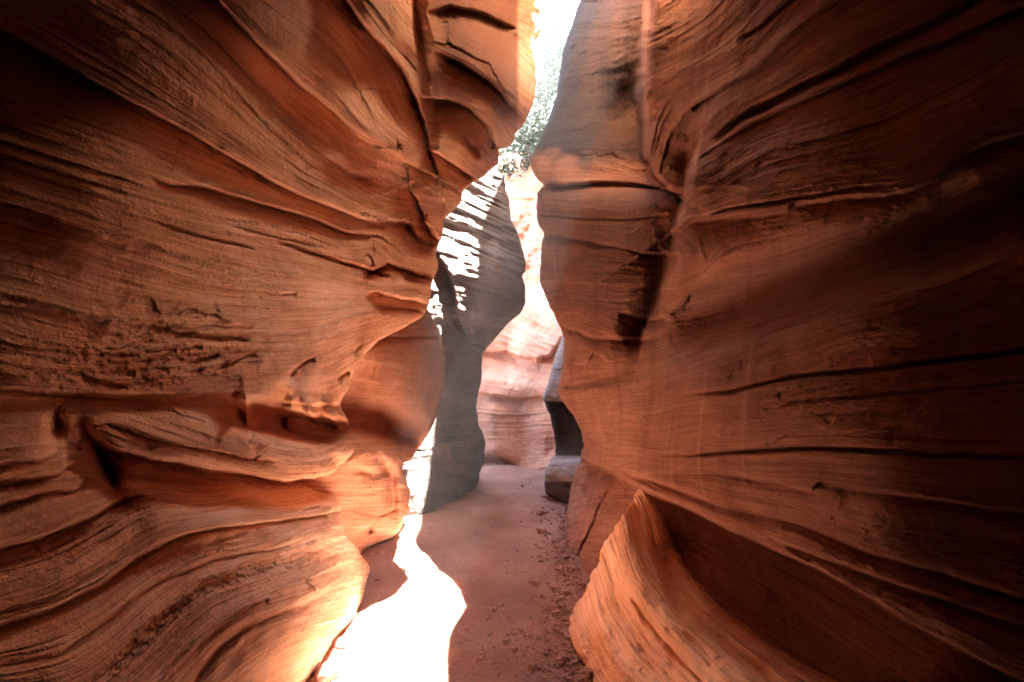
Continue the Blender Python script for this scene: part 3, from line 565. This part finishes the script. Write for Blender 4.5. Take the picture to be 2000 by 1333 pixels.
def plant(kind, loc, h, rad, nleaf, label, group=None, cat='shrub', seed=1, lsz=.09):
    r = random.Random(seed); root = bpy.data.objects.new(kind, None); col.objects.link(root); root.location = loc
    root['label'] = label; root['category'] = cat
    if group: root['group'] = group
    V = []; Fc = []; tips = []
    th = h*(.35 if cat == 'tree' else .12)
    if cat == 'tree': tube(V, Fc, [(0,0,-.3),(.04*h,0,th*.5),(.02*h,.02*h,th)], [.055*h,.045*h,.035*h])
    nb = 9 if cat == 'tree' else 8
    for k in range(nb):
        a = k*2.4+r.random(); e = .45+.5*r.random(); R_ = rad*(.6+.4*r.random())
        p0 = np.array([.02*h, .02*h, th if cat == 'tree' else -.1]); tip = np.array([math.cos(a)*R_, math.sin(a)*R_, th+(h-th)*e])
        midp = (p0+tip)/2+np.array([0, 0, .1*h]); tube(V, Fc, [p0, midp, tip], [.02*h, .012*h, .005*h]); tips += [tip, midp]
    tips.append(np.array([0, 0, h*.95]))
    mesh_obj('trunk' if cat == 'tree' else 'stems', V, Fc, M_bark, root)
    V = []; Fc = []
    for k in range(nleaf):
        c = tips[r.randrange(len(tips))]+np.array([r.gauss(0, .22)*rad, r.gauss(0, .22)*rad, r.gauss(0, .13)*h])
        a = np.array([r.gauss(0,1), r.gauss(0,1), r.gauss(0,1)]); a /= np.linalg.norm(a); b = np.cross(a, [r.gauss(0,1), r.gauss(0,1), 1]); b /= np.linalg.norm(b)
        s_ = lsz*(.6+.8*r.random()); i = len(V); V += [c+a*s_, c+b*s_*.45, c-a*s_, c-b*s_*.45]; Fc.append((i, i+1, i+2, i+3))
    mesh_obj('crown' if cat == 'tree' else 'foliage', V, Fc, M_leaf, root, False)
    return root
def on_hill(px, Y): x = (px-1000)/F*Y; return (x, Y, float(hill_h(np.array(x), np.array(Y))))
spots = [
 (1096,33.5,1.2,1.2,'shrub','low bush on the skyline between the tallest tree and the right cliff'),(1078,33,1.9,1.5,'tree','tallest pale green tree on the skyline between the canyon walls'),
 (1108,31,1.5,1.4,'tree','skyline tree partly behind the dark right cliff edge'),
 (1050,30,1.6,1.4,'tree','pale tree just below the skyline against the sunlit left wall tip'),
 (1092,26,2.0,1.5,'shrub','large grey green shrub below the skyline trees'),
 (1060,24,1.7,1.4,'shrub','pale shrub beside the bright tip of the left wall'),
 (1075,21,1.3,1.1,'shrub','round shrub halfway up the pale slope, beside the right cliff edge'),
 (1045,19.5,1.3,1.1,'shrub','shrub on the slope where the gap narrows'),
 (1028,17.5,1.2,1.0,'shrub','bright shrub under the left wall overhang'),
 (1055,17,1.0,.9,'shrub','small shrub against the right cliff edge above the pink wall'),
 (1008,15.5,1.1,.9,'shrub','grey green shrub above the sunlit buttress'),
 (1030,14.6,.9,.8,'shrub','small pale shrub at the top of the pink wall'),
 (990,14,1.0,.8,'shrub','lowest shrub, spilling over beside the buttress top')]
for i, (px_, Y_, h_, r_, c_, lab) in enumerate(spots):
    plant('pale_tree' if c_ == 'tree' else 'desert_shrub', on_hill(px_, Y_), h_, r_, 3600 if c_ == 'tree' else 2400, lab, 'trees on the skyline' if c_ == 'tree' else 'shrubs on the slope', c_, seed=i+3, lsz=.12 if c_ == 'tree' else .085)

# ================================================================== LOOSE STONES
M_stone = rock_mat('stone', (.26, .14, .105), (.38, .22, .17), (.52, .34, .27), band=.2, scale=4)
def stone(px, py, wpx, hpx, label, ang=0, seed=0, flat=1.0, cat='stone', mat=None):
    Y = CH*F/(py-YH); x = (px-1000)/F*Y; z = float(floor_h(np.array(x), np.array(Y)))
    rx = wpx*Y/F/2; rz = hpx*Y/F/2; ry = rx*.8
    import bmesh
    bm = bmesh.new(); bmesh.ops.create_icosphere(bm, subdivisions=4, radius=1)
    r = np.random.RandomState(seed+50); cuts = [(v/np.linalg.norm(v), .55+.3*r.rand()) for v in r.randn(11, 3)]
    for v in bm.verts:
        p = np.array(v.co)
        for n, k in cuts:
            q = p@n
            if q > k: p = p-n*(q-k)*.92
        q = p*1.0; f = float(fbm(np.array(p[0]*2.5+seed), np.array(p[1]*2.5+p[2]*3), 3))*.10
        p = p*(1+f); v.co = (p[0]*rx, p[1]*ry, p[2]*rz)
    me = bpy.data.meshes.new('stone'); bm.to_mesh(me); bm.free()
    me.polygons.foreach_set('use_smooth', [True]*len(me.polygons)); me.materials.append(mat or M_stone)
    o = bpy.data.objects.new('stone', me); col.objects.link(o); o.location = (x, Y, z+rz*.45); o.rotation_euler = (0, 0, math.radians(ang))
    o['label'] = label; o['category'] = cat; return o
ST = [(1056,1006,22,15,'grey stone lying alone on the path before the dark right rock',20),
 (928,962,26,7,'flat reddish slab at the foot of the grey buttress',10),(958,968,12,5,'small flat chip just right of the slab by the buttress foot',0),
 (903,975,14,6,'small stone against the buttress foot, left of the flat slab',40),
 (904,1148,13,9,'pebble just right of the sunlit patch',30),(928,1142,14,6,'thin pebble on the shaded floor right of the sunlit patch',70),
 (1020,950,7,6,'tiny dark pebble in the middle of the far pale floor',0),
 (722,1088,20,12,'cobble tucked under the rounded left lobe',15),(745,1083,15,9,'smaller cobble right of the one under the left lobe',50),
 (735,1135,15,8,'pale pebble in the shade between the left wall and the sunlit patch',10),(738,1175,14,8,'pebble at the upper edge of the sunlit patch',80),
 (640,1330,60,42,'dark blocky rock at the bottom edge beside the left wall foot',25),(668,1262,42,26,'sunlit rubble rock at the left edge of the sunlit patch',10),(705,1285,20,14,'small sunlit rock right of the rubble rock at the patch edge',33),
 (610,1318,40,26,'shaded stone against the left wall foot at the bottom edge',60),
 (912,1238,14,6,'dark chip on the floor right of the sunlit patch, near the bottom',20)]
ST += [(1092,1118,20,11,'stone at the right wall foot, level with the top of the sunlit patch',15),(1075,1195,26,14,'larger stone close to the rock fin, beside the gritty strip',40),
 (1098,1290,34,18,'flat stone at the very foot of the rock fin near the bottom edge',70),(1010,1075,11,6,'small stone alone in the middle of the shaded floor',5),(960,1300,16,8,'low chip on the shaded floor near the bottom, right of the sunlit patch',35)]
for i, (a, b, c_, d_, lab, an) in enumerate(ST): stone(a, b, c_, d_, lab, an, seed=i)
# rubble at the foot of the right wall: too much to count
r = random.Random(5); V = []; Fc = []
def chip(x, y, z, s_):
    i = len(V); a = r.random()*6.28
    base = [np.array([math.cos(a+k*1.257+r.uniform(-.3,.3)), math.sin(a+k*1.257), 0])*s_*r.uniform(.7,1.2) for k in range(5)]
    for q in base: V.append(np.array([x, y, z-.3*s_])+q)
    for q in base: V.append(np.array([x, y, z+s_*r.uniform(.3,.7)])+q*r.uniform(.45,.75))
    for k in range(5): Fc.append((i+k, i+(k+1)%5, i+5+(k+1)%5, i+5+k))
    Fc.append(tuple(i+5+k for k in range(5)))
for k in range(4200):
    Y = 1.9+r.random()**1.6*5.5; 
    edge = 1000+F*.0; u = r.random()
    if u < .62:      # towards the right wall
        pxr = np.interp(1520/Y+YH, [950,1080,1150,1250,1333,1600], [1110,1100,1130,1108,1150,1190]); px_ = pxr+14-abs(r.gauss(0, 45))*(3.5/Y)
    else: px_ = r.uniform(640, 1150)
    x = (px_-1000)/F*Y; s_ = abs(r.gauss(0, 1))**1.6*.006+.0015
    if u < .62: s_ *= 1.5
    chip(x, Y, float(floor_h(np.array(x), np.array(Y))), s_)
g = mesh_obj('gravel', V, Fc, M_stone, None, False); g['kind'] = 'stuff'; g['label'] = 'loose grit and rubble scattered along the path'

# added unseen end wall, keeps light from entering behind the viewer
bx = np.linspace(-3, 3, 40); bz = np.linspace(-.2, 10, 60); BX, BZ = np.meshgrid(bx, bz)
grid_mesh('light_block_behind', np.stack([BX, -5.6+.4*fbm(BX, BZ*2, 4)+.15*BZ*0, BZ], -1), np.stack([BX, BZ], -1), M_right)

# thin dusty air
import bmesh
bm = bmesh.new(); bmesh.ops.create_cube(bm, size=1); me = bpy.data.meshes.new('haze')
for v in bm.verts: v.co = (v.co.x*140, v.co.y*140+10, 19.5+v.co.z*43)
bm.to_mesh(me); bm.free(); hz = bpy.data.objects.new('haze', me); col.objects.link(hz); hz['kind'] = 'stuff'
mh = bpy.data.materials.new('haze'); mh.use_nodes = True; nt = mh.node_tree; nt.nodes.remove(nt.nodes['Principled BSDF'])
pv = nt.nodes.new('ShaderNodeVolumePrincipled'); pv.inputs['Color'].default_value = (.86, .95, .97, 1); pv.inputs['Density'].default_value = .0016
nt.links.new(pv.outputs[0], nt.nodes['Material Output'].inputs['Volume']); me.materials.append(mh)

cy = np.linspace(7.2, 15.5, 90); cz = np.linspace(-.2, 14, 120); CY, CZ = np.meshgrid(cy, cz)  # added cliff, out of view, shades the upper far wall
CX = 1.45+.04*CZ+.25*fbm(CY*.5+3, CZ*1.1, 5)-np.clip((CY-12)*.12, 0, .5)*0
Pc = np.stack([CX, CY, CZ], -1); back = Pc[-1:].copy(); back[..., 0] += 12
grid_mesh('shade_cliff_right', np.concatenate([Pc, back], 0), np.concatenate([np.stack([CY, CZ], -1), np.stack([CY, CZ], -1)[-1:]], 0), M_pink)
